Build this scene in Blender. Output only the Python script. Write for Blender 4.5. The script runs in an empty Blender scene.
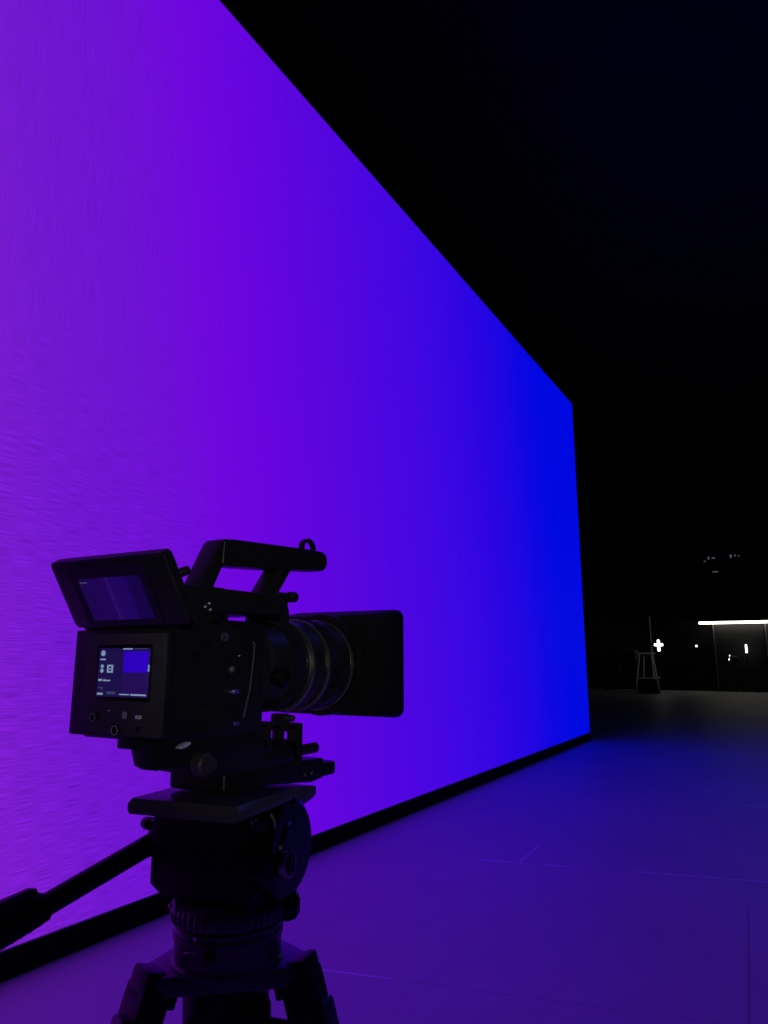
import bpy, bmesh, math, random
from mathutils import Vector, Matrix
random.seed(7)
S = bpy.context.scene
COL = S.collection
PI = math.pi
R = math.radians

# ------------------------------------------------------------------ materials
def srgb(r, g, b):
    f = lambda c: (c/255/12.92) if c/255 <= .04045 else ((c/255+.055)/1.055)**2.4
    return (f(r), f(g), f(b), 1)

def mat(name, base, rough=.5, metal=0., var=.25, scale=60., bump=0., spec=.5, coat=0.):
    """Procedural material: base colour and roughness broken up by noise, optional fine bump."""
    m = bpy.data.materials.new(name); m.use_nodes = True
    nt = m.node_tree; N = nt.nodes; L = nt.links
    b = N['Principled BSDF']
    tc = N.new('ShaderNodeTexCoord')
    no = N.new('ShaderNodeTexNoise'); no.inputs['Scale'].default_value = scale; no.inputs['Detail'].default_value = 4
    L.new(tc.outputs['Object'], no.inputs['Vector'])
    mx = N.new('ShaderNodeMix'); mx.data_type = 'RGBA'
    lo = tuple(c*(1-var) for c in base[:3])+(1,); hi = tuple(min(1, c*(1+var)) for c in base[:3])+(1,)
    mx.inputs['A'].default_value = lo; mx.inputs['B'].default_value = hi
    L.new(no.outputs['Fac'], mx.inputs['Factor'])
    L.new(mx.outputs['Result'], b.inputs['Base Color'])
    mr = N.new('ShaderNodeMapRange')
    mr.inputs['To Min'].default_value = max(0.02, rough-.07); mr.inputs['To Max'].default_value = min(1, rough+.07)
    L.new(no.outputs['Fac'], mr.inputs['Value']); L.new(mr.outputs['Result'], b.inputs['Roughness'])
    b.inputs['Metallic'].default_value = metal
    b.inputs['Specular IOR Level'].default_value = spec
    b.inputs['Coat Weight'].default_value = coat
    if bump:
        bp = N.new('ShaderNodeBump'); bp.inputs['Strength'].default_value = bump; bp.inputs['Distance'].default_value = .001
        n2 = N.new('ShaderNodeTexNoise'); n2.inputs['Scale'].default_value = scale*12
        L.new(tc.outputs['Object'], n2.inputs['Vector']); L.new(n2.outputs['Fac'], bp.inputs['Height'])
        L.new(bp.outputs['Normal'], b.inputs['Normal'])
    return m

def glow(name, col, strength, body=(.01, .01, .01, 1), rough=.25):
    m = bpy.data.materials.new(name); m.use_nodes = True
    b = m.node_tree.nodes['Principled BSDF']
    b.inputs['Base Color'].default_value = body
    b.inputs['Roughness'].default_value = rough
    b.inputs['Emission Color'].default_value = col
    b.inputs['Emission Strength'].default_value = strength
    return m

M = {}
M['plastic'] = mat('black_plastic', (.008, .008, .009), .44, bump=.15, spec=.28)
M['gloss'] = mat('black_gloss', (.006, .006, .007), .2, spec=.4)
M['alloy'] = mat('black_anodised_alloy', (.010, .010, .011), .38, .0, bump=.1, spec=.30)
M['satin'] = mat('satin_black_panel', (.036, .032, .040), .5, bump=.1, spec=.3)
M['plate'] = mat('satin_black_plate', (.07, .07, .075), .30, bump=.1)
M['crown'] = mat('satin_grey_black_casting', (.12, .12, .125), .30, bump=.1)
M['matte'] = mat('matte_black_cover', (.009, .009, .009), .62, bump=.2, spec=.25)
M['rubber'] = mat('black_rubber', (.012, .012, .012), .7, bump=.4, spec=.3)
M['grey_alloy'] = mat('dark_grey_alloy', (.06, .06, .065), .42)
M['steel'] = mat('bright_steel', (.85, .84, .82), .36, 1.)
M['dim_steel'] = mat('dull_steel', (.42, .42, .43), .35, 1.)
M['band'] = mat('polished_black_band', (.30, .30, .30), .16, .9)
M['glass'] = mat('coated_lens_glass', (.004, .004, .006), .04, coat=1.)
M['blue_collar'] = mat('blue_leg_collar', (.02, .05, .6), .4)
M['drape'] = mat('black_wall_paint', (.022, .022, .026), .9, var=.4, scale=1.5, spec=.1)
M['ceiling'] = mat('black_ceiling_paint', (.022, .022, .026), .9, var=.4, scale=1.2, spec=.1)
M['plinth'] = mat('black_plinth', (.006, .006, .006), .8, spec=.15)
M['trim'] = mat('grey_edge_trim', (.5, .5, .52), .4)
M['booth'] = mat('charcoal_booth_board', (.05, .05, .055), .7, var=.2, scale=4, spec=.2)
M['post'] = mat('grey_booth_post', (.22, .21, .2), .5)
M['stand'] = mat('pale_alloy_stand', (.62, .61, .60), .5)
M['case'] = mat('black_case_laminate', (.009, .009, .010), .7, spec=.1)
M['case_edge'] = mat('aluminium_case_edge', (.04, .04, .045), .4)
M['white_lamp'] = glow('white_lamp', (1, .98, .90, 1), 2.5)
M['warm_bar'] = glow('warm_white_light_bar', (1, .95, .80, 1), 4.2)
M['dim_glint'] = glow('emissive_glint', (.75, .8, 1, 1), .09)  # pale glints on the hanging fixtures, put in as emission
M['lcd_icon'] = glow('pale_screen_icon', (.46, .66, 1, 1), .42)
M['lcd_dim'] = glow('dim_screen_icon', (.28, .28, .70, 1), .16)
M['lcd_bg'] = glow('status_screen_background', (.010, .005, .060, 1), 1., (.004, .004, .006, 1))
M['lcd_blue'] = glow('status_screen_picture', (.026, 0., .50, 1), 1., (.004, .004, .006, 1))
M['lcd_violet'] = glow('status_screen_panel', (.016, .004, .085, 1), 1., (.004, .004, .006, 1))
M['mark'] = mat('grey_button_marking', (.30, .27, .36), .5)
M['wheel'] = mat('pale_knob_cap', (.75, .70, .75), .25, .3)

# ------------------------------------------------------------------ mesh helpers
def nb(): return bmesh.new()

def _xf(bm, vs, mtx): bmesh.ops.transform(bm, matrix=mtx, verts=vs)

def _bev(bm, vs, w, seg=2):
    if w <= 0: return
    s = set(vs)
    es = [e for e in bm.edges if e.verts[0] in s and e.verts[1] in s]
    es = [e for e in es if len(e.link_faces) == 2 and e.calc_face_angle(0) > R(25)]
    bmesh.ops.bevel(bm, geom=es, offset=w, segments=seg, profile=.6, affect='EDGES', clamp_overlap=True)

def box(bm, lo, hi, bev=0., rot=None, seg=2):
    lo = Vector(lo); hi = Vector(hi); c = (lo+hi)/2; d = hi-lo
    vs = bmesh.ops.create_cube(bm, size=1)['verts']
    mtx = Matrix.Translation(c) @ (rot.to_4x4() if rot else Matrix()) @ Matrix.Diagonal((*d, 1))
    _xf(bm, vs, mtx); _bev(bm, vs, bev, seg)

def frame_for(axis):
    a = Vector(axis).normalized()
    u = a.orthogonal().normalized(); v = a.cross(u)
    return a, u, v

def lathe(bm, p0, axis, prof, seg=40, cap=True, squash=None):
    """prof: list of (distance along axis, radius)."""
    a, u, v = frame_for(axis); p0 = Vector(p0); rings = []
    for d, r in prof:
        rings.append([bm.verts.new(p0+a*d+(u*math.cos(2*PI*k/seg)+v*math.sin(2*PI*k/seg))*max(r, 1e-5)) for k in range(seg)])
    for A, B in zip(rings, rings[1:]):
        for k in range(seg):
            bm.faces.new((A[k], A[(k+1) % seg], B[(k+1) % seg], B[k]))
    if cap:
        bm.faces.new(rings[0][::-1]); bm.faces.new(rings[-1])

def rod(bm, p0, p1, r, bev=.0, seg=24, r1=None):
    p0 = Vector(p0); p1 = Vector(p1); d = (p1-p0).length
    r1 = r if r1 is None else r1; b = min(bev, d/3)
    if b: prof = [(0, r-b), (b*.3, r-b*.3), (b, r), (d-b, r1), (d-b*.3, r1-b*.3), (d, r1-b)]
    else: prof = [(0, r), (d, r1)]
    lathe(bm, p0, p1-p0, prof, seg)

def prism(bm, pts, plane, d0, d1, bev=0., seg=2):
    """extrude polygon pts (2-D) between d0 and d1 along the third axis; plane 'xz','yz','xy'."""
    def P(p, d):
        return {'xy': (p[0], p[1], d), 'xz': (p[0], d, p[1]), 'yz': (d, p[0], p[1])}[plane]
    A = [bm.verts.new(P(p, d0)) for p in pts]; B = [bm.verts.new(P(p, d1)) for p in pts]
    n = len(pts); fs = [bm.faces.new(A), bm.faces.new(B[::-1])]
    for k in range(n): fs.append(bm.faces.new((A[k], B[k], B[(k+1) % n], A[(k+1) % n])))
    bmesh.ops.recalc_face_normals(bm, faces=fs)
    _bev(bm, A+B, bev, seg)

def rrect(x0, z0, x1, z1, r, n=5):
    out = []
    for cx, cz, a0 in ((x1-r, z1-r, 0), (x0+r, z1-r, 90), (x0+r, z0+r, 180), (x1-r, z0+r, 270)):
        for k in range(n+1):
            a = R(a0+90*k/n); out.append((cx+r*math.cos(a), cz+r*math.sin(a)))
    return out

def loft(bm, loops, closed_ends=True, ring=False):
    """connect successive vertex loops of equal length; ring joins last to first."""
    V = [[bm.verts.new(p) for p in lp] for lp in loops]; n = len(V[0]); fs = []
    pairs = list(zip(V, V[1:])) + ([(V[-1], V[0])] if ring else [])
    for A, B in pairs:
        for k in range(n): fs.append(bm.faces.new((A[k], A[(k+1) % n], B[(k+1) % n], B[k])))
    if closed_ends and not ring: fs += [bm.faces.new(V[0][::-1]), bm.faces.new(V[-1])]
    bmesh.ops.recalc_face_normals(bm, faces=fs)

def tube(bm, pts, r, seg=12):
    pts = [Vector(p) for p in pts]; loops = []
    u = None
    for i, p in enumerate(pts):
        t = (pts[min(i+1, len(pts)-1)]-pts[max(i-1, 0)]).normalized()
        u = t.orthogonal().normalized() if u is None else (u-t*u.dot(t)).normalized()
        v = t.cross(u)
        loops.append([p+(u*math.cos(2*PI*k/seg)+v*math.sin(2*PI*k/seg))*r for k in range(seg)])
    loft(bm, loops)

def arc(cx, cz, r, a0, a1, n): return [(cx+r*math.cos(R(a0+(a1-a0)*k/n)), cz+r*math.sin(R(a0+(a1-a0)*k/n))) for k in range(n+1)]

def obj(name, bm, m, parent=None, base=(0, 0, 0), label=None, sharp=32):
    """link the bmesh as ONE mesh object; vertices are shifted so the parent's base is the origin."""
    bmesh.ops.recalc_face_normals(bm, faces=bm.faces)
    if any(base): bmesh.ops.translate(bm, verts=bm.verts, vec=-Vector(base))
    me = bpy.data.meshes.new(name); bm.to_mesh(me); bm.free()
    me.materials.append(M[m] if isinstance(m, str) else m)
    for p in me.polygons: p.use_smooth = True
    me.set_sharp_from_angle(angle=R(sharp))
    o = bpy.data.objects.new(name, me); COL.objects.link(o)
    if parent: o.parent = parent
    if label: o['label'] = label
    return o

def thing(name, label, cat, loc, group=None):
    o = bpy.data.objects.new(name, None); COL.objects.link(o); o.location = loc
    o.empty_display_size = .1
    o['label'] = label; o['category'] = cat
    if group: o['group'] = group
    return o

def tag(o, label, cat, group=None):
    o['label'] = label; o['category'] = cat
    if group: o['group'] = group
    return o

def struct(name, bm, m):
    o = obj(name, bm, m); o['kind'] = 'structure'; return o

def copy_tree(o, loc, label, parent=None):
    c = o.copy(); COL.objects.link(c)
    if parent is None:
        c.location = loc; c['label'] = label
    else: c.parent = parent
    for ch in [k for k in COL.objects if k.parent == o]: copy_tree(ch, None, None, c)
    return c

# ================================================================== ROOM
# x: to the right of the screen plane, y: along the screen, z: up; the phone stands at x=0, y=0
X0, X1, Y0, Y1, ZC = -9., 9., -6., 29., 7.6

def floor_material():
    m = bpy.data.materials.new('painted_studio_floor'); m.use_nodes = True
    nt = m.node_tree; N = nt.nodes; L = nt.links; b = N['Principled BSDF']
    tc = N.new('ShaderNodeTexCoord'); sep = N.new('ShaderNodeSeparateXYZ'); L.new(tc.outputs['Object'], sep.inputs[0])
    def math_(op, a, c=None, c2=None):
        n = N.new('ShaderNodeMath'); n.operation = op
        for i, v in enumerate((a, c, c2)):
            if v is None: continue
            if isinstance(v, (int, float)): n.inputs[i].default_value = v
            else: L.new(v, n.inputs[i])
        return n.outputs[0]
    def noise(sc, det=3, rough=.5):
        n = N.new('ShaderNodeTexNoise'); n.inputs['Scale'].default_value = sc; n.inputs['Detail'].default_value = det
        n.inputs['Roughness'].default_value = rough
        L.new(tc.outputs['Object'], n.inputs['Vector']); return n.outputs['Fac']
    big = noise(.9, 5); fine = noise(55, 3, .7)
    mr = N.new('ShaderNodeMapRange'); L.new(big, mr.inputs['Value'])
    mr.inputs['From Min'].default_value = .3; mr.inputs['From Max'].default_value = .7
    mr.inputs['To Min'].default_value = .80; mr.inputs['To Max'].default_value = .90
    val = math_('MULTIPLY', mr.outputs['Result'], math_('MULTIPLY_ADD', fine, .14, .93))
    brk = math_('GREATER_THAN', noise(2.3, 2), .46)
    # scuffed board joints: (nx, ny, c, tangent range, half width, gain)
    def seam(p, q, w, wear=True):
        dx, dy = q[0]-p[0], q[1]-p[1]; l = math.hypot(dx, dy); nx, ny = -dy/l, dx/l; tx, ty = dx/l, dy/l
        dist = math_('ABSOLUTE', math_('ADD', math_('ADD', math_('MULTIPLY', sep.outputs[0], nx), math_('MULTIPLY', sep.outputs[1], ny)), -(nx*p[0]+ny*p[1])))
        on = math_('LESS_THAN', dist, w)
        al = math_('ADD', math_('ADD', math_('MULTIPLY', sep.outputs[0], tx), math_('MULTIPLY', sep.outputs[1], ty)), -(tx*p[0]+ty*p[1]))
        on = math_('MULTIPLY', on, math_('MULTIPLY', math_('GREATER_THAN', al, 0.), math_('LESS_THAN', al, l)))
        return math_('MULTIPLY', on, brk) if wear else on
    pale = None
    for p, q, w, wear in (((-2.1, 4.27), (-1.24, 4.468), .003, True), ((-.90, 4.553), (2.5, 5.34), .0032, False),
                          ((-1.76, 2.588), (-1.45, 2.655), .0022, False), ((-1.545, 4.40), (-1.555, 4.865), .0022, False),
                          ((-.62, 6.9), (3.2, 7.8), .004, True)):
        s = seam(p, q, w, wear); pale = s if pale is None else math_('MAXIMUM', pale, s)
    dark = None
    for p, q, w, wear in (((-.31, 4.25), (-.2, 2.0), .0035, False), ((-1.45, 2.655), (-.2, 2.92), .0022, True)):
        s = seam(p, q, w, wear); dark = s if dark is None else math_('MAXIMUM', dark, s)
    val = math_('MULTIPLY', val, math_('MULTIPLY_ADD', dark, -.35, 1.))
    val = math_('MULTIPLY_ADD', pale, 1.5, val)
    mx = N.new('ShaderNodeMix'); mx.data_type = 'RGBA'
    mx.inputs['A'].default_value = (0, 0, 0, 1); mx.inputs['B'].default_value = (.86, .86, .87, 1)
    mx.clamp_factor = False
    L.new(val, mx.inputs['Factor']); L.new(mx.outputs['Result'], b.inputs['Base Color'])
    b.inputs['Roughness'].default_value = .5
    b.inputs['Specular IOR Level'].default_value = .5
    bp = N.new('ShaderNodeBump'); bp.inputs['Strength'].default_value = .15; bp.inputs['Distance'].default_value = .002
    L.new(fine, bp.inputs['Height']); L.new(bp.outputs['Normal'], b.inputs['Normal'])
    return m

b = nb(); box(b, (X0, Y0, -.1), (X1, Y1, 0)); struct('floor', b, floor_material())
b = nb(); box(b, (X0, Y0, ZC), (X1, Y1, ZC+.15)); struct('ceiling', b, 'ceiling')
b = nb(); box(b, (X0-.15, Y1, -.1), (X1+.15, Y1+.15, ZC+.15)); struct('wall_back', b, 'drape')
b = nb(); box(b, (X0-.15, Y0-.15, -.1), (X1+.15, Y0, ZC+.15)); struct('wall_front', b, 'drape')
b = nb(); box(b, (X0-.15, Y0, -.1), (X0, Y1, ZC+.15)); struct('wall_left', b, 'drape')
b = nb(); box(b, (X1, Y0, -.1), (X1+.15, Y1, ZC+.15)); struct('wall_right', b, 'drape')

# ================================================================== LED SCREEN
SX, SY0, SY1, SZ0, SZ1 = -2.72, -.7, 11.095, .105, 5.21

def screen_material():
    """What the screen shows: violet at the near end sliding into pure blue at the far end, with the fine LED grain."""
    m = bpy.data.materials.new('led_screen_picture'); m.use_nodes = True
    nt = m.node_tree; N = nt.nodes; L = nt.links; b = N['Principled BSDF']
    b.inputs['Base Color'].default_value = (.006, .006, .007, 1); b.inputs['Roughness'].default_value = .6
    b.inputs['Specular IOR Level'].default_value = .2
    tc = N.new('ShaderNodeTexCoord'); sep = N.new('ShaderNodeSeparateXYZ'); L.new(tc.outputs['Object'], sep.inputs[0])
    mr = N.new('ShaderNodeMapRange'); mr.inputs['From Min'].default_value = 1.; mr.inputs['From Max'].default_value = 13.
    # isolines lean a little: the picture is more violet low down
    ad = N.new('ShaderNodeMath'); ad.operation = 'MULTIPLY_ADD'; L.new(sep.outputs[2], ad.inputs[0]); ad.inputs[1].default_value = .20
    L.new(sep.outputs[1], ad.inputs[2])
    L.new(ad.outputs[0], mr.inputs['Value'])
    cr = N.new('ShaderNodeValToRGB'); L.new(mr.outputs['Result'], cr.inputs['Fac'])
    stops = SCREEN_STOPS
    e = cr.color_ramp.elements
    while len(e) < len(stops): e.new(.5)
    for k, (y, c) in enumerate(stops):
        e[k].position = (y-1.)/12.; e[k].color = srgb(*c)
    # LED grain
    mp = N.new('ShaderNodeMapping'); mp.inputs['Scale'].default_value = (1, 9, 290); L.new(tc.outputs['Object'], mp.inputs['Vector'])
    n1 = N.new('ShaderNodeTexNoise'); n1.inputs['Scale'].default_value = 1.; n1.inputs['Detail'].default_value = 0
    L.new(mp.outputs['Vector'], n1.inputs['Vector'])
    mp2 = N.new('ShaderNodeMapping'); mp2.inputs['Scale'].default_value = (1, 300, 5); L.new(tc.outputs['Object'], mp2.inputs['Vector'])
    n2 = N.new('ShaderNodeTexNoise'); n2.inputs['Scale'].default_value = 1.; n2.inputs['Detail'].default_value = 0
    L.new(mp2.outputs['Vector'], n2.inputs['Vector'])
    zf = N.new('ShaderNodeMapRange'); L.new(sep.outputs[2], zf.inputs['Value'])
    zf.inputs['From Min'].default_value = 1.9; zf.inputs['From Max'].default_value = 3.
    gm = N.new('ShaderNodeMix'); gm.data_type = 'FLOAT'
    L.new(zf.outputs['Result'], gm.inputs['Factor']); L.new(n1.outputs['Fac'], gm.inputs['A']); h2 = N.new('ShaderNodeMath'); h2.operation = 'MULTIPLY_ADD'; L.new(n2.outputs['Fac'], h2.inputs[0]); h2.inputs[1].default_value = .42; h2.inputs[2].default_value = .29; L.new(h2.outputs[0], gm.inputs['B'])
    yf = N.new('ShaderNodeMapRange'); L.new(sep.outputs[1], yf.inputs['Value'])
    yf.inputs['From Min'].default_value = 1.6; yf.inputs['From Max'].default_value = 4.2
    yf.inputs['To Min'].default_value = .9; yf.inputs['To Max'].default_value = .06
    g0 = N.new('ShaderNodeMath'); g0.operation = 'SUBTRACT'; L.new(gm.outputs['Result'], g0.inputs[0]); g0.inputs[1].default_value = .5
    g1 = N.new('ShaderNodeMath'); g1.operation = 'MULTIPLY_ADD'; L.new(g0.outputs[0], g1.inputs[0]); L.new(yf.outputs['Result'], g1.inputs[1]); g1.inputs[2].default_value = SCREEN_GAIN
    L.new(cr.outputs['Color'], b.inputs['Emission Color']); L.new(g1.outputs[0], b.inputs['Emission Strength'])
    return m

SCREEN_GAIN = 1.02
SCREEN_STOPS = [(1.0, (124, 32, 200)), (2.0, (120, 28, 203)), (2.35, (111, 23, 205)), (2.9, (108, 17, 208)), (3.45, (109, 6, 219)), (3.9, (102, 4, 220)),
                (4.5, (90, 5, 218)), (5.4, (76, 5, 221)), (6.6, (59, 6, 224)), (7.8, (42, 4, 223)), (9.3, (14, 6, 224)), (10.3, (0, 8, 224)), (13., (0, 8, 224))]

scr = thing('led_screen', 'huge glowing video wall fading from violet to blue', 'screen', (SX, 4.75, 0))
bs = (SX, 4.75, 0)
b = nb(); box(b, (SX-.14, SY0, SZ0), (SX-.012, SY1, SZ1)); obj('cabinet_back', b, 'plastic', scr, bs)
b = nb(); box(b, (SX-.010, SY0+.0062, SZ0+.0062), (SX, SY1-.0062, SZ1-.0062))
o = obj('display_face', b, screen_material(), scr, (SX, 0, 0)); o.location = (0, -4.75, 0)
b = nb()
for lo, hi in (((SX-.012, SY0, SZ1-.006), (SX+.001, SY1, SZ1)), ((SX-.012, SY0, SZ0), (SX+.001, SY1, SZ0+.006)),
               ((SX-.012, SY1-.006, SZ0+.006), (SX+.001, SY1, SZ1-.006)), ((SX-.012, SY0, SZ0+.006), (SX+.001, SY0+.006, SZ1-.006))):
    box(b, lo, hi)
obj('edge_trim', b, 'trim', scr, bs, 'thin pale edge trim')
b = nb(); box(b, (SX-.30, SY0, 0), (SX+.004, SY1+.01, SZ0-.001), .003); obj('plinth', b, 'plinth', scr, bs, 'matte black base plinth')
for k in range(6):   # rear support frames
    y = SY0+.5+k*2.1
    b = nb(); tube(b, [(SX-.145, y, 4.6), (SX-1.3, y, .03)], .03); tube(b, [(SX-.31, y, .04), (SX-1.4, y, .04)], .03); tube(b, [(SX-.17, y, .12), (SX-.17, y, 5.1)], .028)
    obj('rear_brace', b, 'alloy', scr, bs)

# ================================================================== CINEMA CAMERA
# local frame: origin on the lens axis at the front lens ring; x right, y forward, z up
OC = Vector((-.551, .803, 1.19))
CB = (0, -.155, -.1325)                       # base of the camera in that frame
cam = thing('cinema_camera', 'black cinema camera with raised monitor, top handle and square matte box on tripod', 'camera', OC+Vector(CB))
def cpart(name, bm, m, parent=cam, label=None): return obj(name, bm, m, parent, CB, label)

# body: square block with chamfered rear and a stepped front
b = nb()
prism(b, [(-.318, -.058), (-.312, -.066), (-.2, -.066), (-.2, .0465), (-.242, .0465), (-.247, .068), (-.300, .068), (-.318, .056)], 'yz', -.058, .059, .003)
prism(b, [(-.322, -.0630), (-.314, -.0630), (-.314, .036), (-.322, .036)], 'yz', -.0675, .0605, .002)     # rear flange behind the panel
box(b, (-.052, -.202, -.066), (.055, -.178, .0450), .004)
box(b, (-.050, -.248, .0555), (.052, -.140, .0684), .003)
box(b, (.0585, -.275, -.060), (.063, -.228, -.036), .0015)      # side connector door
for k in range(6): box(b, (.0588, -.262+k*.007, .012), (.0605, -.2585+k*.007, .040), .0004)   # side vent ribs
body = cpart('body', b, 'plastic')

# rear panel with the square status screen and keys
b = nb(); prism(b, rrect(-.0455, -.0605, .059, .0315, .002), 'xz', -.3265, -.3222, .0008)
panel = cpart('rear_panel', b, 'satin', label='satin dark violet lit rear control panel')
b = nb(); prism(b, rrect(-.0290, -.0295, .0440, .0212, .0012), 'xz', -.3274, -.3264, .0002)
cpart('status_screen_glass', b, 'gloss', panel)
def pane(name, x0, z0, x1, z1, y, m): 
    q = nb(); box(q, (x0, y-.0004, z0), (x1, y, z1)); return cpart(name, q, m, panel)
pane('status_screen', -.0248, -.0262, .0425, .0180, -.3274, 'lcd_bg')
pane('picture_thumbnail', .0094, -.0040, .0412, .0152, -.3279, 'lcd_blue')
pane('menu_panel', .0094, -.0235, .0412, -.0045, -.3279, 'lcd_violet')
def px(x): return (x-97.4)*.001335-.0268
def pz(y): return .0188-(y-648)*.000925
def ic(x0, y0, x1, y1, m='lcd_icon', name='screen_icon'):
    q = nb(); box(q, (px(x0), -.3287, pz(y1)), (px(x1), -.3281, pz(y0)), 0); cpart(name, q, m, panel)
def dot(x, y, r):
    q = nb(); lathe(q, (px(x), -.3281, pz(y)), (0, -1, 0), [(0, r), (.0006, r)], 16); cpart('screen_icon', q, 'lcd_icon', panel)
dot(103.4, 653.8, .0026); dot(103.2, 666.8, .0017); dot(103.2, 671.2, .0019)
q = nb(); o4 = lambda h, y: [(px(111.4)+a*h, y, pz(669.2)+c*h) for a, c in ((-1, -1), (1, -1), (1, 1), (-1, 1))]
loft(q, [o4(.0036, -.3281), o4(.0036, -.3287), o4(.0022, -.3287), o4(.0022, -.3281)], ring=True); cpart('screen_icon', q, 'lcd_icon', panel)
for a in ((101, 659.2, 106, 660.6), (110.9, 668.6, 112, 670), (100.4, 679.4, 103.8, 681.4), (105.4, 679.8, 107.4, 681.6), (108.2, 680.2, 112, 681.4), (100.2, 693, 105.4, 695)): ic(*a)
for a in ((123.5, 649, 132.5, 650.2), (122.5, 693.5, 131.8, 694.5), (133.6, 693.3, 148, 694.8)): ic(*a, name='screen_text')
ic(148.8, 665, 149.6, 671.5, name='level_meter')
ic(134.5, 649.2, 147, 649.9, 'lcd_dim', 'screen_text'); ic(101, 687.4, 105, 688.2, 'lcd_dim'); ic(104.2, 688.4, 105.0, 690.4, 'lcd_dim'); ic(110, 691.5, 118, 694, 'lcd_dim')
def ring_key(x, z, r, ri=None, h=.002):
    q = nb(); lathe(q, (x, -.3264, z), (0, -1, 0), [(0, r), (h*.7, r), (h, r*.9)], 24); k = cpart('button', q, 'gloss', panel)
    q = nb(); n = 24; ro, rn = r*.98, r*.74
    loft(q, [[(x+rr*math.cos(2*PI*j/n), yy, z+rr*math.sin(2*PI*j/n)) for j in range(n)] for rr, yy in ((ro, -.3264-h), (ro, -.3264-h-.0004), (rn, -.3264-h-.0004), (rn, -.3264-h))], ring=True)
    cpart('button_ring', q, 'mark', panel)
ring_key(px(97), -.0455, .0042); ring_key(px(120.2), -.0558, .0046)
def key(x, z, w, h, m): 
    q = nb(); prism(q, rrect(x-w/2, z-h/2, x+w/2, z+h/2, min(w, h)*.3, 3), 'xz', -.3280, -.3264, .0003); cpart('button', q, m, panel)
key(px(128), -.0422, .0050, .0062, 'mark'); key(px(141.4), -.0432, .0070, .0034, 'wheel'); key(px(141.5), -.0535, .004, .004, 'gloss'); key(px(112.5), -.0385, .0018, .0018, 'mark')

# flip-up monitor, leaning back over the operator
th = R(31.5)
hinge = Vector((0, -.3265, .0375))
Rm = Matrix.Translation(hinge) @ Matrix.Rotation(th, 4, 'X')
def mon_obj(name, bm, m, parent=cam, label=None):
    bmesh.ops.transform(bm, matrix=Rm, verts=bm.verts); return cpart(name, bm, m, parent, label)
b = nb()
MX0, MX1, MH = -.0630, .0880, .0705
loft(b, [[(x, y, z) for x, z in rrect(MX0+i, 0+i, MX1-i, MH-i, .005)] for y, i in ((.0, .0016), (.0014, 0), (.010, 0), (.016, .006))])
mon = mon_obj('flip_monitor', b, 'plastic', label='raised flip monitor housing')
b = nb(); prism(b, rrect(-.0400, .0035, .0600, .0635, .002), 'xz', -.0006, .0004); mon_obj('monitor_glass', b, 'gloss', mon)

def monitor_picture():
    m = bpy.data.materials.new('dim_monitor_picture'); m.use_nodes = True
    nt = m.node_tree; N = nt.nodes; L = nt.links; bb = N['Principled BSDF']
    bb.inputs['Base Color'].default_value = (.004, .004, .005, 1); bb.inputs['Roughness'].default_value = .3
    tc = N.new('ShaderNodeTexCoord'); sp = N.new('ShaderNodeSeparateXYZ'); L.new(tc.outputs['Generated'], sp.inputs[0])
    cr = N.new('ShaderNodeValToRGB'); L.new(sp.outputs[0], cr.inputs['Fac'])
    st = [(0, (26, 6, 84)), (.42, (30, 4, 98)), (.46, (50, 18, 120)), (.50, (36, 6, 108)), (.74, (32, 4, 104)), (.80, (20, 2, 80)), (1, (18, 2, 76))]
    e = cr.color_ramp.elements
    while len(e) < len(st): e.new(.5)
    for k, (p, c) in enumerate(st): e[k].position = p; e[k].color = srgb(*c)
    L.new(cr.outputs['Color'], bb.inputs['Emission Color']); bb.inputs['Emission Strength'].default_value = .62
    return m
b = nb(); box(b, (-.0305, -.0011, .0085), (.0505, -.0007, .0520)); mon_obj('monitor_picture', b, monitor_picture(), mon)
b = nb(); box(b, (-.0290, -.0016, .0478), (-.0195, -.0011, .0489)); mon_obj('monitor_text', b, 'lcd_dim', mon)
b = nb(); rod(b, (-.058, -.318, .041), (.062, -.318, .041), .005, .001); cpart('hinge', b, 'alloy', mon)

# top plate with screws
b = nb(); prism(b, rrect(-.036, -.292, .040, -.128, .004), 'xy', .0682, .0800, .0015)
for k in range(3): rod(b, (-.018, -.28+k*.045, .0800), (-.018, -.28+k*.045, .0812), .004)
box(b, (-.016, -.140, .0682), (.016, -.086, .0800), .003)
tp = cpart('top_plate', b, 'alloy')
def screw(p, n, r, m='steel', parent=body, h=.0016):
    q = nb(); n = Vector(n); lathe(q, Vector(p)-n*.001, n, [(0, r), (.001, r), (.001+r*.30, r*.92), (.001+r*.62, r*.70), (.001+r*.84, r*.40), (.001+r*.92, r*.02)], 16); return cpart('screw', q, m, parent)
for y, z in ((-.2965, .0485), (-.2780, .0575), (-.2725, .0612), (-.2705, .0552)):
    screw((.0595, y, z), (1, 0, 0), .0022 if y < -.29 else .0016)
b = nb(); q0 = [(.0592, -.250+.0045*math.cos(2*PI*j/20), .0295+.0045*math.sin(2*PI*j/20)) for j in range(20)]
q1 = [(.0622, y, z) for _, y, z in q0]; q3 = [(.0592, -.250+.0024*math.cos(2*PI*j/20), .0295+.0024*math.sin(2*PI*j/20)) for j in range(20)]
loft(b, [q0, q1, [(.0622, y, z) for _, y, z in q3], q3], ring=True); cpart('socket_ring', b, 'steel', body, 'bright steel socket ring')
for y, z in ((-.2315, -.0240), (-.2295, -.0550)):
    b = nb(); rod(b, (.0588, y-.0045, z), (.0625, y-.0045, z), .002, .0004, 12); rod(b, (.0615, y-.0045, z), (.0615, y+.0045, z), .0021, .0008, 16); cpart('latch', b, 'steel', body, 'bright steel side latch')
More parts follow.
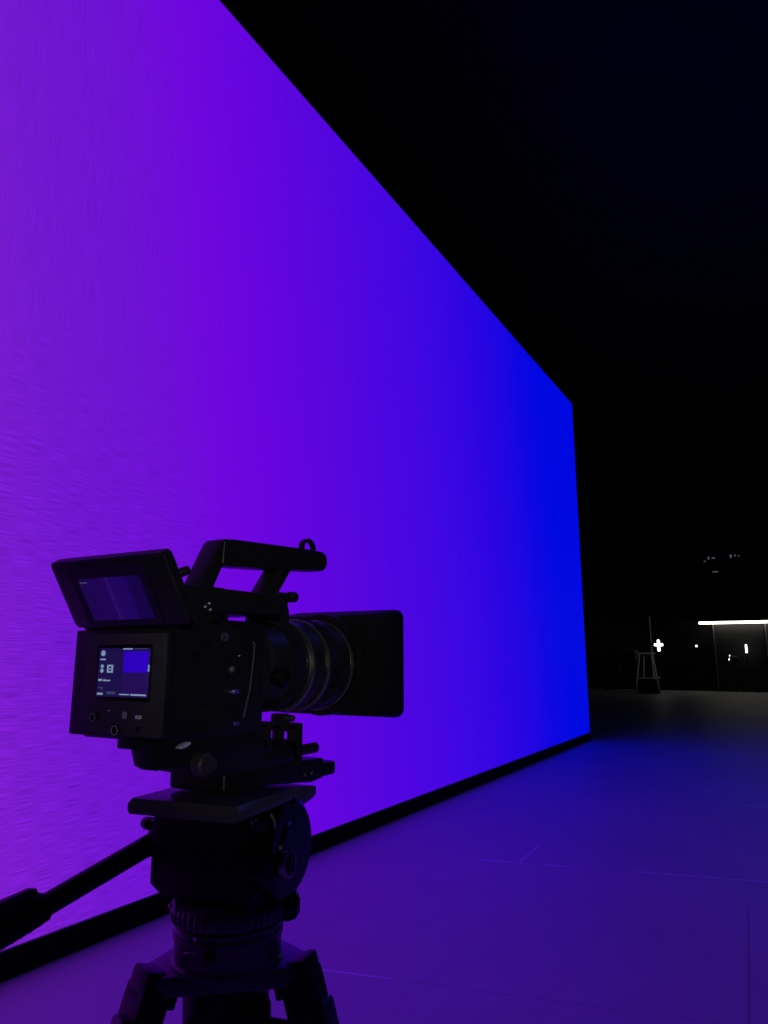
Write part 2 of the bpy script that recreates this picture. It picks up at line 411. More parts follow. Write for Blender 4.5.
screw((.0595, -.2255, .0112), (1, 0, 0), .0014, 'dim_steel'); screw((.0595, -.2360, -.0022), (1, 0, 0), .0040, 'grey_alloy')
screw((.0595, -.2530, -.0420), (1, 0, 0), .0018, 'dim_steel'); screw((.0595, -.2380, -.0410), (1, 0, 0), .0014, 'dim_steel')
# side cable guard: thin bright edge running down beside the mount
b = nb(); tube(b, [(.061, -.2065, .026), (.0625, -.2055, .022), (.0625, -.2065, .008), (.0625, -.2105, -.022), (.061, -.2170, -.050)], .0009, 8)
cpart('side_cable', b, 'grey_alloy', body)
b = nb(); rod(b, (.059, -.290, .0104), (.0625, -.290, .0104), .005, .001); cpart('side_knob', b, 'gloss', body)
b = nb(); rod(b, (.059, -.262, .048), (.0665, -.262, .048), .006, .001); cpart('side_knob', b, 'gloss', body)
# small lever up behind the monitor
b = nb(); rod(b, (.040, -.297, .078), (.040, -.296, .088), .004); rod(b, (.040, -.301, .0875), (.046, -.288, .0935), .0046, .002); cpart('release_lever', b, 'alloy')
# wheel on the lower side that catches the light, front foot block
b = nb(); prism(b, [(-.2990+.0066*math.cos(2*PI*k/20)+.004*.6*math.sin(2*PI*k/20), -.0685+.0024*math.sin(2*PI*k/20)+.0010*math.cos(2*PI*k/20)) for k in range(20)], 'yz', .0580, .0640, .001); cpart('side_latch', b, 'wheel', label='pale oval latch low on the body')
b = nb(); box(b, (.0045, -.3255, -.0720), (.0290, -.300, -.0535), .002); cpart('rear_connector', b, 'plastic')
b = nb(); prism(b, [(.017, -.0640), (.054, -.0640), (.054, -.0885), (.036, -.0885), (.026, -.0860)], 'xz', -.3235, -.215, .002); cpart('rear_foot', b, 'plastic')
b = nb(); box(b, (-.048, -.245, -.1015), (.050, -.168, -.0650), .003); cpart('base_plate', b, 'alloy')
b = nb(); lathe(b, (.054, -.271, -.0885), (1, 0, 0), [(0, .011), (.010, .011), (.012, .009)], 28); lathe(b, (.064, -.271, -.0885), (1, 0, 0), [(0, .008), (.006, .0075)], 24); cpart('lock_knob', b, 'satin')

# top handle: slanted legs, long bar, loop at the front end
b = nb()
prism(b, [(-.240, .0795), (-.219, .0795), (-.2040, .108), (-.1900, .139), (-.204, .1385), (-.209, .134)], 'yz', -.014, .014, .0035)
prism(b, [(-.132, .0795), (-.1060, .0795), (-.0700, .124), (-.0980, .1225)], 'yz', -.012, .012, .003)
bar = [(-.2075, .1085), (-.12, .1135), (-.010, .1222), (-.003, .1257), (.001, .132), (.001, .140), (-.003, .1462), (-.011, .1483), (-.049, .1475), (-.185, .1405), (-.2050, .1385)]
prism(b, bar, 'yz', -.015, .015, .005, 3)
box(b, (-.020, -.250, .0790), (.020, -.205, .0835), .002); box(b, (-.018, -.142, .0790), (.018, -.090, .0835), .002)
hd = cpart('top_handle', b, 'plastic')
b = nb(); n = 24
def lp(r, x, sq=1.): return [(x, -.0265+r*1.3*math.cos(2*PI*k/n), .1525+r*math.sin(2*PI*k/n)*1.0) for k in range(n)]
loft(b, [lp(.0122, -.003), lp(.0122, .003), lp(.0080, .003), lp(.0080, -.003)], ring=True); cpart('strap_loop', b, 'alloy', hd)
for y in (-.17, -.085): 
    b = nb(); lathe(b, (0, y, .1392+(y+.17)*.06), (0, 0, 1), [(0, .004), (.0025, .004), (.003, .003)], 16); cpart('screw', b, 'dim_steel', hd)
# clamp under the handle's front foot, with its lever
b = nb(); prism(b, arc(-.1140, .0580, .021, 0, 160, 12)+[(-.1380, .050), (-.094, .042)], 'yz', -.010, .024, .003); cpart('rod_clamp', b, 'alloy')
b = nb(); rod(b, (.018, -.118, .0815), (.018, -.0850, .0825), .0050, .001); rod(b, (.018, -.0900, .0820), (.018, -.0755, .0828), .0066, .002); cpart('clamp_lever', b, 'alloy')

# lens: mount, barrel, three rings with gear teeth
def geared(bm, y0, y1, r, teeth, depth):
    n = teeth*2; loops = []
    for y, k in ((y0, 0), (y0, 1), (y1, 1), (y1, 0)):
        loops.append([((r-(depth if j % 2 else 0))*math.cos(2*PI*j/n)*(1 if k else .92), y, (r-(depth if j % 2 else 0))*math.sin(2*PI*j/n)*(1 if k else .92)) for j in range(n)])
    loft(bm, loops)
b = nb(); lathe(b, (0, -.180, 0), (0, 1, 0), [(0, .046), (.008, .046), (.009, .050), (.018, .050), (.020, .043), (.028, .042), (.030, .048), (.060, .0505), (.062, .0490), (.094, .0490), (.096, .0520),
        (.124, .0535), (.126, .0520), (.150, .0530), (.152, .0550), (.176, .0560), (.186, .0565), (.188, .0555), (.200, .0555)], 72)
lens = cpart('lens', b, 'alloy')
b = nb(); geared(b, -.117, -.101, .0535, 90, .0012); cpart('iris_ring', b, 'plastic', lens)
b = nb(); geared(b, -.048, -.026, .0565, 100, .0012); cpart('focus_ring', b, 'plastic', lens)
for y, r in ((-.083, .0550), (-.053, .0568), (-.002, .0580)):
    b = nb(); n = 72
    loft(b, [[(rr*math.cos(2*PI*j/n), yy, rr*math.sin(2*PI*j/n)) for j in range(n)] for rr, yy in ((r-.003, y-.0022), (r-.0008, y-.0022), (r, y-.0012), (r, y+.0012), (r-.0008, y+.0022), (r-.003, y+.0022))], ring=True)
    cpart('lens_band', b, 'band', lens)
b = nb(); rod(b, (.047, -.148, -.012), (.062, -.148, -.012), .010, .002); cpart('lens_motor', b, 'gloss', lens)
b = nb(); 
for k in range(14): box(b, (-.0006, -.143, .0495), (.0006, -.137, .0506), 0, None) if k == 0 else None
cpart('index_mark', b, 'mark', lens)

# matte box: flared rounded shade around a filter stage
b = nb()
def mloop(x0, z0, x1, z1, r, y): return [(x, y, z) for x, z in rrect(x0, z0, x1, z1, r, 6)]
loft(b, [mloop(-.083, -.0645, .0835, .0650, .010, .022), mloop(-.0845, -.0655, .085, .0662, .011, .020 + .006),
         mloop(-.0905, -.0690, .0925, .0735, .012, .066), mloop(-.0905, -.0690, .0925, .0735, .012, .072),
         mloop(-.0875, -.0660, .0895, .0705, .010, .072), mloop(-.075, -.056, .076, .056, .008, .034), mloop(-.05, -.05, .05, .05, .049, .030), mloop(-.05, -.05, .05, .05, .049, .022)], ring=True)
mb = cpart('matte_box', b, 'matte', label='square black matte box around the lens front')
b = nb(); n = 48
loft(b, [[(rr*math.cos(2*PI*j/n), yy, rr*math.sin(2*PI*j/n)) for j in range(n)] for rr, yy in ((.0560, .010), (.066, .010), (.066, .0215), (.0560, .0215))], ring=True); cpart('clamp_ring', b, 'alloy', mb)
b = nb(); box(b, (.010, .0205, .030), (.0600, .0222, .0575), .0006); cpart('filter_tray', b, 'plastic', mb)
b = nb(); lathe(b, (0, .018, 0), (0, 1, 0), [(0, .050), (.002, .050), (.0045, .03), (.005, .001)], 40); cpart('front_element', b, 'glass', lens)

# lens support below, rods, dovetail plate
b = nb()
def hole(cx, cz, w, h): return rrect(cx-w/2, cz-h/2, cx+w/2, cz+h/2, min(w, h)*.35, 3)
# support plate made of bars so two slots stay open
YS = -.090
for x0, x1 in ((-.0405, -.0044), (.0020, .0150), (.0236, .0415)): box(b, (x0, YS-.004, -.108), (x1, YS+.004, -.066), .0012)
box(b, (-.0405, YS-.004, -.0765), (.0415, YS+.004, -.0655), .004); box(b, (-.0405, YS-.004, -.111), (.0415, YS+.004, -.0850), .002)
box(b, (.000, YS-.006, -.0680), (.022, YS+.006, -.0560), .003)
sup = cpart('lens_support', b, 'alloy')
b = nb(); lathe(b, (.021, -.090, -.0610), (1, 0, 0), [(0, .0030), (.007, .0042), (.010, .0032)], 20); cpart('support_screw', b, 'dim_steel', sup)
for x in (-.030, .030):
    b = nb(); rod(b, (x, -.225, -.0985), (x, -.0420, -.0985), .0062, .002); cpart('support_rod', b, 'alloy')
b = nb(); box(b, (-.040, -.2305, -.1075), (.044, -.104, -.0910), .004)
cpart('rod_bridge', b, 'alloy')
b = nb(); prism(b, [(-.216, -.1035), (-.034, -.1110), (-.034, -.1340), (-.0587, -.1365), (-.136, -.1283), (-.204, -.1280), (-.216, -.1250)], 'yz', -.038, .038, .004, 3)
box(b, (-.034, -.050, -.1345), (.034, -.002, -.1180), .004)
dv = cpart('dovetail_plate', b, 'alloy')
for y in (-.076, -.062): screw((.038, y, -.1255), (1, 0, 0), .0026, 'grey_alloy', dv)

# ================================================================== TRIPOD
TB = OC+Vector((0, -.155, 0)); TB.z = 0
tri = thing('tripod', 'heavy black fluid head tripod with pan bar under the cinema camera', 'tripod', TB)
TBL = Vector((0, -.155, -1.19))                # tripod base in the camera frame
HEAD_YAW = R(8)                                # the head sits panned a little off the lens axis
def tpart(name, bm, m, parent=tri, label=None):
    if name in HEAD_NAMES or (name == 'screw'): bmesh.ops.rotate(bm, verts=bm.verts, cent=(0, -.155, 0), matrix=Matrix.Rotation(HEAD_YAW, 3, 'Z')); bmesh.ops.translate(bm, verts=bm.verts, vec=(.004, 0, 0))
    return obj(name, bm, m, parent, TBL, label)
HEAD_NAMES = {'fluid_head', 'tilt_drum', 'tilt_cover', 'drag_dial_ring', 'drag_dial', 'brake_knob', 'plate_lock_knob', 'lock_spring', 'level_glint', 'sliding_plate'}
# fluid head block
b = nb()
prism(b, [(-.0750, -.1500), (-.0750, -.2240), (-.060, -.2335), (.046, -.2335), (.050, -.2250), (.050, -.1500)], 'xz', -.200, -.108, .003)
box(b, (-.060, -.206, -.1560), (.040, -.100, -.1480), .002)
box(b, (-.046, -.196, -.2420), (.046, -.112, -.2320), .003)
head = tpart('fluid_head', b, 'alloy')
b = nb(); lathe(b, (.0450, -.153, -.187), (1, 0, 0), [(0, .0490), (.012, .0500), (.020, .0485), (.024, .0440), (.0245, .030), (.0275, .028), (.028, .002)], 64); tpart('tilt_drum', b, 'gloss', head)
b = nb(); lathe(b, (-.0750, -.153, -.187), (-1, 0, 0), [(-.004, .036), (.004, .036), (.006, .030), (.0065, .002)], 48); tpart('tilt_cover', b, 'alloy', head)
b = nb(); n = 32
loft(b, [[(xx, -.1755+rr*math.cos(2*PI*j/n), -.1965+rr*math.sin(2*PI*j/n)) for j in range(n)] for rr, xx in ((.0135, .0722), (.0135, .0785), (.0112, .0790), (.0112, .0722))], ring=True); tpart('drag_dial_ring', b, 'dim_steel', head, 'bright ring of the drag dial')
b = nb(); lathe(b, (.0722, -.1755, -.1965), (1, 0, 0), [(0, .0110), (.006, .0105), (.0062, .005), (.009, .0045)], 28); tpart('drag_dial', b, 'alloy', head)
b = nb(); lathe(b, (.052, -.199, -.192), (.55, -.84, 0), [(-.004, .0130), (.009, .0125), (.011, .0100)], 28); tpart('brake_knob', b, 'gloss', head)
b = nb(); rod(b, (.048, -.196, -.152), (.062, -.206, -.1535), .0085, .002); tpart('plate_lock_knob', b, 'gloss', head)
b = nb(); tube(b, [(.064, -.192, -.146), (.0675, -.191, -.152), (.0690, -.190, -.160)], .0012, 8); tpart('lock_spring', b, 'steel', head)
for y in (-.152, -.1475): 
    b = nb(); lathe(b, (.0690, y-.015, -.1640), (1, 0, 0), [(0, .0017), (.0035, .0015)], 12); tpart('level_glint', b, 'steel', head)
# sliding plate on top of the head
b = nb()
prism(b, [(-.0640, -.1445), (.0600, -.1445), (.0660, -.1405), (.0660, -.1345), (.0610, -.1290), (-.0615, -.1290), (-.0665, -.1345), (-.0665, -.1405)], 'xz', -.252, -.150, .001)
prism(b, [(-.160, -.1315), (-.054, -.1415), (-.044, -.1440), (-.044, -.1535), (-.054, -.1565), (-.117, -.1655), (-.160, -.1655)], 'yz', -.040, .042, .0015)
sp_ = tpart('sliding_plate', b, 'plate', head, 'sliding plate catching violet light')
for y in (-.089, -.080): 
    b = nb(); lathe(b, (.0415, y+.004, -.1490), (1, 0, 0), [(0, .0022), (.0016, .0020)], 14); tpart('screw', b, 'grey_alloy', head)
# pan bar
P0 = Vector((-.075, -.186, -.1850)); P1 = Vector((-.1215, -.292, -.2325)); d = (P1-P0).normalized()
b = nb(); rod(b, P0, P1+d*.02, .0112, .001); 
pan = tpart('pan_bar', b, 'alloy')
G0 = P1-d*.004; G1 = P1+d*.16
b = nb(); lathe(b, G0, d, [(0, .0115), (.003, .0140), (.012, .0150), (.06, .0155), (.13, .0150), (.160, .0142), (.164, .011)], 36)
for k in range(16): lathe(b, G0+d*(.02+k*.008), d, [(0, .0150), (.002, .0159), (.004, .0150)], 36)
tpart('rubber_grip', b, 'rubber', pan)
side = d.cross(G0-Vector((.5506, -.8035, .0104))).normalized(); side = side if side.z > 0 else -side
b = nb(); c0 = G0+side*.0175-d*.002
up2 = d.cross(side).normalized()
loops = []
for dd, w, h in ((.000, .004, .002), (.006, .008, .005), (.03, .011, .0075), (.075, .011, .0075), (.085, .006, .004)):
    c = G0+d*(dd+.004)+side*(.0165)
    loops.append([c+up2*w*math.cos(2*PI*k/20)+side*h*math.sin(2*PI*k/20)*1.3 for k in range(20)])
loft(b, loops); tpart('clamp_pad', b, 'crown', pan, 'satin pad on the grip')
# rosette joint for the bar
b = nb(); lathe(b, (-.0720, -.186, -.180), (-1, 0, 0), [(0, .0150), (.006, .0150), (.010, .0125)], 32); tpart('rosette', b, 'alloy', head)
for z in (-.1690, -.1975):
    b = nb(); lathe(b, (-.0720, -.196, z), (-1, 0, 0), [(0, .0045), (.008, .0050), (.010, .0068), (.016, .0068), (.020, .0050), (.0215, .001)], 24); tpart('rosette_knob', b, 'gloss', head)
# half bowl: toothed ring, cylinder, pan brake
AX, AY = 0., -.155
b = nb(); n = 96
def tr(r, z, dp): return [(AX+(r-(dp if j % 2 else 0))*math.cos(2*PI*j/n), AY+(r-(dp if j % 2 else 0))*math.sin(2*PI*j/n), z) for j in range(n)]
loft(b, [tr(.046, -.2395, 0), tr(.0555, -.2405, 0), tr(.0600, -.2430, .0008), tr(.0615, -.2465, .0018), tr(.0615, -.2530, .0018), tr(.0600, -.2580, .0008), tr(.0550, -.2605, 0)])
bowl = tpart('counterbalance_ring', b, 'crown')
b = nb(); lathe(b, (AX, AY, -.2600), (0, 0, -1), [(0, .0555), (.002, .0575), (.006, .0575), (.0065, .0560), (.009, .0560), (.0095, .0575), (.014, .0575), (.018, .0560), (.036, .0555), (.039, .0575), (.0425, .0575)], 64); tpart('bowl_base', b, 'crown')
b = nb(); lathe(b, (.036, -.140, -.2490), (.76, .65, 0), [(0, .010), (.012, .0110), (.014, .0150), (.024, .0165), (.032, .0145), (.036, .009)], 32); tpart('pan_brake_knob', b, 'gloss')
b = nb(); lathe(b, (.022, -.2070, -.2800), (.3, -1, 0), [(0, .0065), (.006, .0065), (.0075, .004)], 20); tpart('bubble_level', b, 'gloss')
b = nb(); tube(b, [(-.006, -.2140, -.2790), (.004, -.2155, -.2765), (.010, -.2140, -.2755)], .0009, 8); tpart('brake_spring', b, 'dim_steel')
for p in ((-.0455, -.205, -.2445), (-.024, -.2130, -.2425), (.010, -.2145, -.2630)):
    b = nb(); q = Vector((p[0]-AX, p[1]-AY, 0)).normalized(); lathe(b, Vector((AX, AY, p[2]))+q*.059, q, [(0, .0022), (.0035, .002), (.0045, .001)], 12); tpart('rivet', b, 'steel')
# spider: three armed crown plate
u = Vector((.648, -.762, 0)); v = Vector((-.762, -.648, 0)); TC = Vector((AX, AY, 0))-u*.026
legdirs = [u*.5+v*.866, u*.5-v*.866, -u]
poly = []
for k in (0, 2, 1):
    dr = legdirs[k]; pr = Vector((-dr.y, dr.x, 0))
    poly += [TC+dr*.090+pr*.019, TC+dr*.090-pr*.019]
c = sum(poly, Vector())/6
poly.sort(key=lambda p: math.atan2(p.y-c.y, p.x-c.x))
b = nb(); prism(b, [(p.x, p.y) for p in poly], 'xy', -.3020, -.3215, .0035); spider = tpart('crown', b, 'crown', label='flat three cornered crown of the tripod')
b = nb(); lathe(b, (TC.x, TC.y, -.322), (0, 0, -1), [(-.004, .050), (.006, .048), (.020, .046), (.085, .042), (.10, .030), (.14, .022)], 48)
tpart('bowl_clamp', b, 'plastic')
b = nb(); rod(b, TC+u*.026-v*.020+Vector((0, 0, -.340)), TC+u*.030-v*.020+Vector((0, 0, -.450)), .027, .008); tpart('clamp_grip', b, 'rubber')
b = nb(); q = TC+u*.052+v*.004+Vector((0, 0, -.372)); lathe(b, q, u, [(0, .004), (.008, .004), (.010, .002)], 14); tpart('clamp_screw', b, 'dim_steel')
foot_r = .365
for k, dr in enumerate(legdirs):
    pr = Vector((-dr.y, dr.x, 0))
    top = TC+dr*.090+Vector((0, 0, -.324)); foot = TC+dr*foot_r+Vector((0, 0, -1.185))
    ax = (foot-top).normalized(); out = (dr-ax*dr.dot(ax)).normalized()
    rot = Matrix((pr, out, -ax)).transposed()      # local x across, y outward, z up the leg
    def at(dd, w=0., o_=0.): return top+ax*dd+pr*w+out*o_
    b = nb(); c = at(.040); box(b, c-Vector((.0215, .016, .052)), c+Vector((.0215, .016, .052)), .006, rot, 3)
    c = at(-.010, 0, .004); box(b, c-Vector((.018, .012, .016)), c+Vector((.018, .012, .016)), .005, rot)
    leg = tpart('leg', b, 'plastic')
    b = nb(); c = at(-.006, 0, -.012); box(b, c-Vector((.0195, .012, .012)), c+Vector((.0195, .012, .012)), .003, rot); tpart('hinge_yoke', b, 'alloy', leg)
    b = nb(); rod(b, at(-.004, -.024), at(-.004, .024), .005, .001); tpart('hinge_bolt', b, 'alloy', leg)
    for w in (-.0125, .0125):
        b = nb(); rod(b, at(.086, w), at(.52, w), .0105, .001); tpart('upper_tube', b, 'alloy', leg)
    b = nb(); c = at(.048, 0, .0185); box(b, c-Vector((.012, .0065, .030)), c+Vector((.012, .0065, .030)), .004, rot, 3); tpart('leg_clamp', b, 'crown', leg)
    b = nb(); rod(b, at(.080, -.0235), at(.080, .0235), .0028, .001); tpart('clamp_bolt', b, 'dim_steel', leg)
    b = nb(); c = at(.53); box(b, c-Vector((.026, .016, .03)), c+Vector((.026, .016, .03)), .006, rot); tpart('lower_clamp', b, 'plastic', leg)
    b = nb(); rod(b, at(.5), at((foot-top).length-.045), .0115, .001); tpart('lower_tube', b, 'alloy', leg)
    b = nb(); lathe(b, foot+Vector((0, 0, -.005)), (0, 0, 1), [(0, .026), (.010, .028), (.022, .022), (.045, .014)], 32); tpart('rubber_foot', b, 'rubber', leg)
    b = nb(); rod(b, TC+dr*.010+Vector((0, 0, -.366)), at(.040, 0, -.012), .0055); tpart('spreader_arm', b, 'alloy')
    if k == 0:
        b = nb(); c = at(.044, 0.0, .0255); box(b, c-Vector((.0125, .0018, .016)), c+Vector((.0125, .0018, .016)), .001, rot); tpart('colour_tab', b, 'blue_collar', leg, 'blue tab on the leg clamp')

# ================================================================== FAR END OF THE HALL
bt = thing('control_booth', 'charcoal booth with grey posts below a long white light bar', 'booth', (-.6, 28.6, 0))
bb_ = (-.6, 28.6, 0)
b = nb()
for k in range(3): box(b, (-2.42+k*1.62, 28.62, .02), (-2.42+k*1.62+1.60, 28.70, 2.36), .004)
obj('wall_panel', b, 'booth', bt, bb_)
for x in (-2.40, -.735, .885):
    b = nb(); box(b, (x-.016, 28.56, 0), (x+.016, 28.62, 2.37), .004); obj('post', b, 'post', bt, bb_)
b = nb(); box(b, (-2.90, 28.35, 2.446), (1.4, 28.98, 2.60), .01); obj('canopy', b, 'case', bt, bb_)
b = nb(); box(b, (-2.85, 28.40, 2.355), (1.4, 28.46, 2.445), .01); obj('light_bar', b, 'warm_bar', bt, bb_, 'long glowing warm white light bar')
b = nb(); box(b, (-2.44, 28.56, 0), (.92, 28.72, .02), .002); obj('threshold', b, 'post', bt, bb_)

t = thing('tube_light', 'short upright white tube light on a thin stand in front of booth', 'light', (-1.38, 28.2, 0))
tb = (-1.38, 28.2, 0)
b = nb(); rod(b, (-1.38, 28.2, 1.335), (-1.38, 28.2, 1.625), .034, .012); obj('tube', b, 'white_lamp', t, tb)
b = nb(); rod(b, (-1.38, 28.2, 1.27), (-1.38, 28.2, 1.334), .05, .01); obj('lamp_socket', b, 'plastic', t, tb)
b = nb(); rod(b, (-1.38, 28.2, .4), (-1.38, 28.2, 1.27), .014); obj('pole', b, 'plastic', t, tb)
for k in range(3):
    a = R(90+120*k); b = nb(); tube(b, [(-1.38+.01*math.cos(a), 28.2+.01*math.sin(a), .42), (-1.38+.30*math.cos(a), 28.2+.30*math.sin(a), .012)], .011, 8); obj('leg', b, 'plastic', t, tb)

t = thing('stage_lamp', 'small black lamp on a stand before the booth, turned aside', 'light', (-1.80, 28.1, 0))
tb = (-1.80, 28.1, 0)
b = nb(); lathe(b, (-1.68, 28.1, 1.10), (-1, -.25, .25), [(0, .06), (.03, .10), (.20, .11), (.24, .13), (.26, .13)], 32); obj('lamp_housing', b, 'plastic', t, tb)
b = nb(); lathe(b, (-1.93, 28.02, 1.12), (-1, -.25, .25), [(0, .045), (.012, .045)], 20); obj('lamp_face', b, 'white_lamp', t, tb)
b = nb(); lathe(b, (-1.90, 28.05, 1.245), (0, -1, 0), [(0, .028), (.03, .02)], 16); obj('highlight_cap', b, 'white_lamp', t, tb)  # highlight on the dark housing, put in as a glowing white cap
b = nb(); tube(b, [(-1.80, 28.1, .4), (-1.80, 28.1, 1.02)], .014); obj('pole', b, 'plastic', t, tb)
for k in range(3):
    a = R(30+120*k); b = nb(); tube(b, [(-1.80+.01*math.cos(a), 28.1+.01*math.sin(a), .42), (-1.80+.30*math.cos(a), 28.1+.30*math.sin(a), .012)], .011, 8); obj('leg', b, 'plastic', t, tb)

# cross shaped lamp on the back wall
t = thing('cross_wall_lamp', 'bright white cross shaped light on the black back wall', 'light', (-4.40, 28.95, 1.42)); tb = (-4.40, 28.95, 1.42)
b = nb()
prism(b, rrect(-4.405, 1.40, -4.305, 1.845, .045, 4), 'xz', 28.90, 28.94, .006); prism(b, rrect(-4.52, 1.595, -4.19, 1.70, .045, 4), 'xz', 28.895, 28.94, .006)
obj('glowing_cross', b, 'white_lamp', t, tb)
b = nb(); prism(b, rrect(-4.55, 1.37, -4.16, 1.88, .03, 4), 'xz', 28.942, 29.0, .004); obj('back_box', b, 'plastic', t, tb)

t = thing('round_wall_lamp', 'tiny round white lamp alone on the dark wall beside booth', 'light', (-3.05, 28.98, 1.55)); tb = (-3.05, 28.98, 1.55)
b = nb(); lathe(b, (-3.05, 29.0, 1.595), (0, -1, 0), [(0, .075), (.04, .075), (.05, .06)], 28); obj('lamp_housing', b, 'plastic', t, tb)
b = nb(); lathe(b, (-3.05, 28.951, 1.595), (0, -1, 0), [(0, .040), (.02, .036), (.03, .02)], 24); obj('lamp_face', b, 'white_lamp', t, tb)

# splay legged stand with a lower case, and a mast behind it
t = thing('equipment_stand', 'tall black splay legged stand with low solid box and crossbar', 'stand', (-4.40, 26.3, 0)); tb = (-4.40, 26.3, 0)
b = nb(); box(b, (-4.62, 26.10, 1.300), (-4.12, 26.5, 1.345), .01); obj('top_board', b, 'stand', t, tb)
tops = {(-1, -1): (-4.575, 26.14), (1, -1): (-4.150, 26.14), (-1, 1): (-4.49, 26.46), (1, 1): (-4.255, 26.46)}
bots = {(-1, -1): (-4.765, 26.05), (1, -1): (-3.990, 26.05), (-1, 1): (-4.60, 26.58), (1, 1): (-4.16, 26.58)}
for k in tops:
    b = nb(); tube(b, [(*tops[k], 1.302), (*bots[k], .0)], .022, 10); obj('leg', b, 'stand', t, tb)
b = nb(); tube(b, [(-4.715, 26.05, .50), (-4.02, 26.05, .50)], .014, 8); tube(b, [(-4.02, 26.04, .50), (-3.955, 26.02, .53)], .03, 10); obj('crossbar', b, 'stand', t, tb)
b = nb(); box(b, (-4.68, 26.09, .0), (-4.06, 26.5, .46), .01); obj('low_box', b, 'case', t, tb)

t = thing('light_stand', 'single thin upright pole rising behind the splay legged stand', 'stand', (-4.29, 26.9, 0)); tb = (-4.29, 26.9, 0)
b = nb(); rod(b, (-4.29, 26.9, .5), (-4.29, 26.9, 1.65), .024); rod(b, (-4.29, 26.9, 1.65), (-4.29, 26.9, 2.60), .017); obj('pole', b, 'stand', t, tb)
b = nb(); rod(b, (-4.29, 26.9, 1.60), (-4.29, 26.9, 1.68), .034, .004); obj('collar', b, 'plastic', t, tb)
for k in range(3):
    a = R(90+120*k); b = nb(); tube(b, [(-4.29+.01*math.cos(a), 26.9+.01*math.sin(a), .55), (-4.29+.24*math.cos(a), 26.9+.24*math.sin(a), .014)], .012, 8); obj('leg', b, 'plastic', t, tb)

t = thing('flight_case', 'large black flight case with thin metal edges left of the stand', 'case', (-5.55, 27.5, 0)); tb = (-5.55, 27.5, 0)
b = nb(); box(b, (-6.15, 27.2, .12), (-4.93, 27.95, 1.44), .01); obj('shell', b, 'case', t, tb)
b = nb()
for lo, hi in (((-6.17, 27.185, 1.415), (-4.92, 27.215, 1.455)), ((-6.17, 27.185, .11), (-6.135, 27.215, 1.415)), ((-6.17, 27.185, .10), (-4.92, 27.215, .125))): box(b, lo, hi, .004)
obj('metal_edge', b, 'case_edge', t, tb)
for x in (-6.05, -5.03):
    for y in (27.3, 27.85):
        b = nb(); rod(b, (x-.02, y, .055), (x+.02, y, .055), .055, .01, 20); box(b, (x-.03, y-.03, .06), (x+.03, y+.03, .121)); obj('castor', b, 'rubber', t, tb)
b = nb(); box(b, (-5.7, 27.17, .72), (-5.4, 27.21, .82), .006); obj('handle_recess', b, 'case_edge', t, tb)

# three hanging lamps high in front of the back wall
def hanging(loc, label, glints):
    x, y, z = loc
    t = thing('ceiling_spotlight', label, 'light', loc, 'hanging lamps high at the back')
    b = nb(); tube(b, [(x, y, ZC), (x, y, z+.30)], .025, 10); obj('hanger', b, 'plastic', t, loc)
    b = nb(); tube(b, [(x-.2, y, z), (x-.2, y, z+.28), (x, y, z+.30), (x+.2, y, z+.28), (x+.2, y, z)], .018, 8); obj('yoke', b, 'plastic', t, loc)
    b = nb(); lathe(b, (x, y+.30, z+.06), (0, -1, -.2), [(0, .10), (.03, .15), (.40, .16), (.56, .19), (.60, .19)], 32); obj('lamp_housing', b, 'plastic', t, loc)
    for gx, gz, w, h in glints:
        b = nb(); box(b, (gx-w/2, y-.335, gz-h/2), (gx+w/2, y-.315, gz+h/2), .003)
        obj('painted_glint', b, 'dim_glint', t, loc)  # glint on the fixture, drawn as a faintly glowing chip
    return t
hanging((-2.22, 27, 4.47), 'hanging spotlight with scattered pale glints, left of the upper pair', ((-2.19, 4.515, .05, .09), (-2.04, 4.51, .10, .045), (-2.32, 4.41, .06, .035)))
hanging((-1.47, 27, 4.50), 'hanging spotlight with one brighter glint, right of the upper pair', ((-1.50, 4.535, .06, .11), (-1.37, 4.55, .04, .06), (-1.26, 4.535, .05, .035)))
hanging((-2.10, 27.0, 3.95), 'lowest hanging spotlight with one short pale dash', ((-2.02, 4.035, .18, .035),))

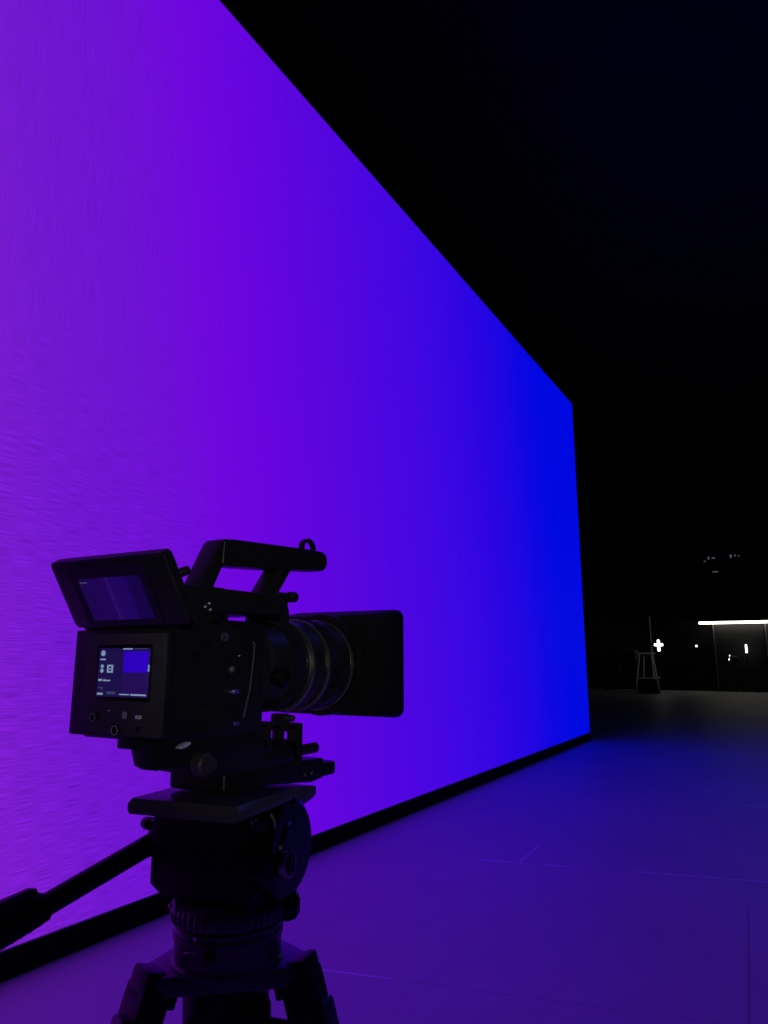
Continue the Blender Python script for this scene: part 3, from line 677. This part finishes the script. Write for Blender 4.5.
# ================================================================== ADDED LIGHTS
def area(name, loc, rot, sx, sy, power, col):
    l = bpy.data.lights.new(name, 'AREA'); l.shape = 'RECTANGLE'; l.size = sx; l.size_y = sy; l.energy = power; l.color = col
    o = bpy.data.objects.new(name, l); COL.objects.link(o); o.location = loc; o.rotation_euler = rot; return o
# added narrow spot behind the photographer, to put glints on the metal
l = bpy.data.lights.new('added_glint_spot', 'SPOT'); l.energy = 200; l.spot_size = R(4.8); l.spot_blend = .5; l.shadow_soft_size = .07; l.color = (1, .95, .88)
o = bpy.data.objects.new('added_glint_spot', l); COL.objects.link(o); o.location = (2.7, -2.6, 1.75)
o.rotation_euler = (Vector((-.50, .63, 1.235))-Vector(o.location)).to_track_quat('-Z', 'Y').to_euler()
# added blue wash overhead, out of frame, to lift the floor tone
area('added_floor_wash', (1.8, 4.6, 6.6), (0, 0, 0), 2., 4., 38, (.10, .085, 1))
# added spot right of the frame, to bring out the distant stand
l = bpy.data.lights.new('added_far_spot', 'SPOT'); l.energy = 125; l.spot_size = R(20); l.spot_blend = .6; l.shadow_soft_size = .08; l.color = (1, .95, .90)
o = bpy.data.objects.new('added_far_spot', l); COL.objects.link(o); o.location = (1.6, 19.5, 3.0)
o.rotation_euler = (Vector((-4.6, 26.6, 1.5))-Vector(o.location)).to_track_quat('-Z', 'Y').to_euler()

W = bpy.data.worlds.new('dark_hall'); S.world = W; W.use_nodes = True
W.node_tree.nodes['Background'].inputs[0].default_value = (.0004, .0004, .0012, 1)
W.node_tree.nodes['Background'].inputs[1].default_value = 1.

# ================================================================== PHONE CAMERA
cd = bpy.data.cameras.new('view'); co = bpy.data.objects.new('view', cd); COL.objects.link(co)
cd.sensor_fit = 'HORIZONTAL'; cd.sensor_width = 36.; cd.lens = 717./768*36.
cd.clip_start = .05; cd.clip_end = 100
co.location = (0, 0, 1.2); co.rotation_euler = (R(90+11.43), 0, R(29.2))
S.camera = co
S.view_settings.view_transform = 'Standard'; S.view_settings.look = 'None'
S.view_settings.exposure = 0; S.view_settings.gamma = 1; S.view_settings.use_curve_mapping = False
S.cycles.use_denoising = True
S.cycles.sample_clamp_indirect = 8
S.cycles.max_bounces = 8
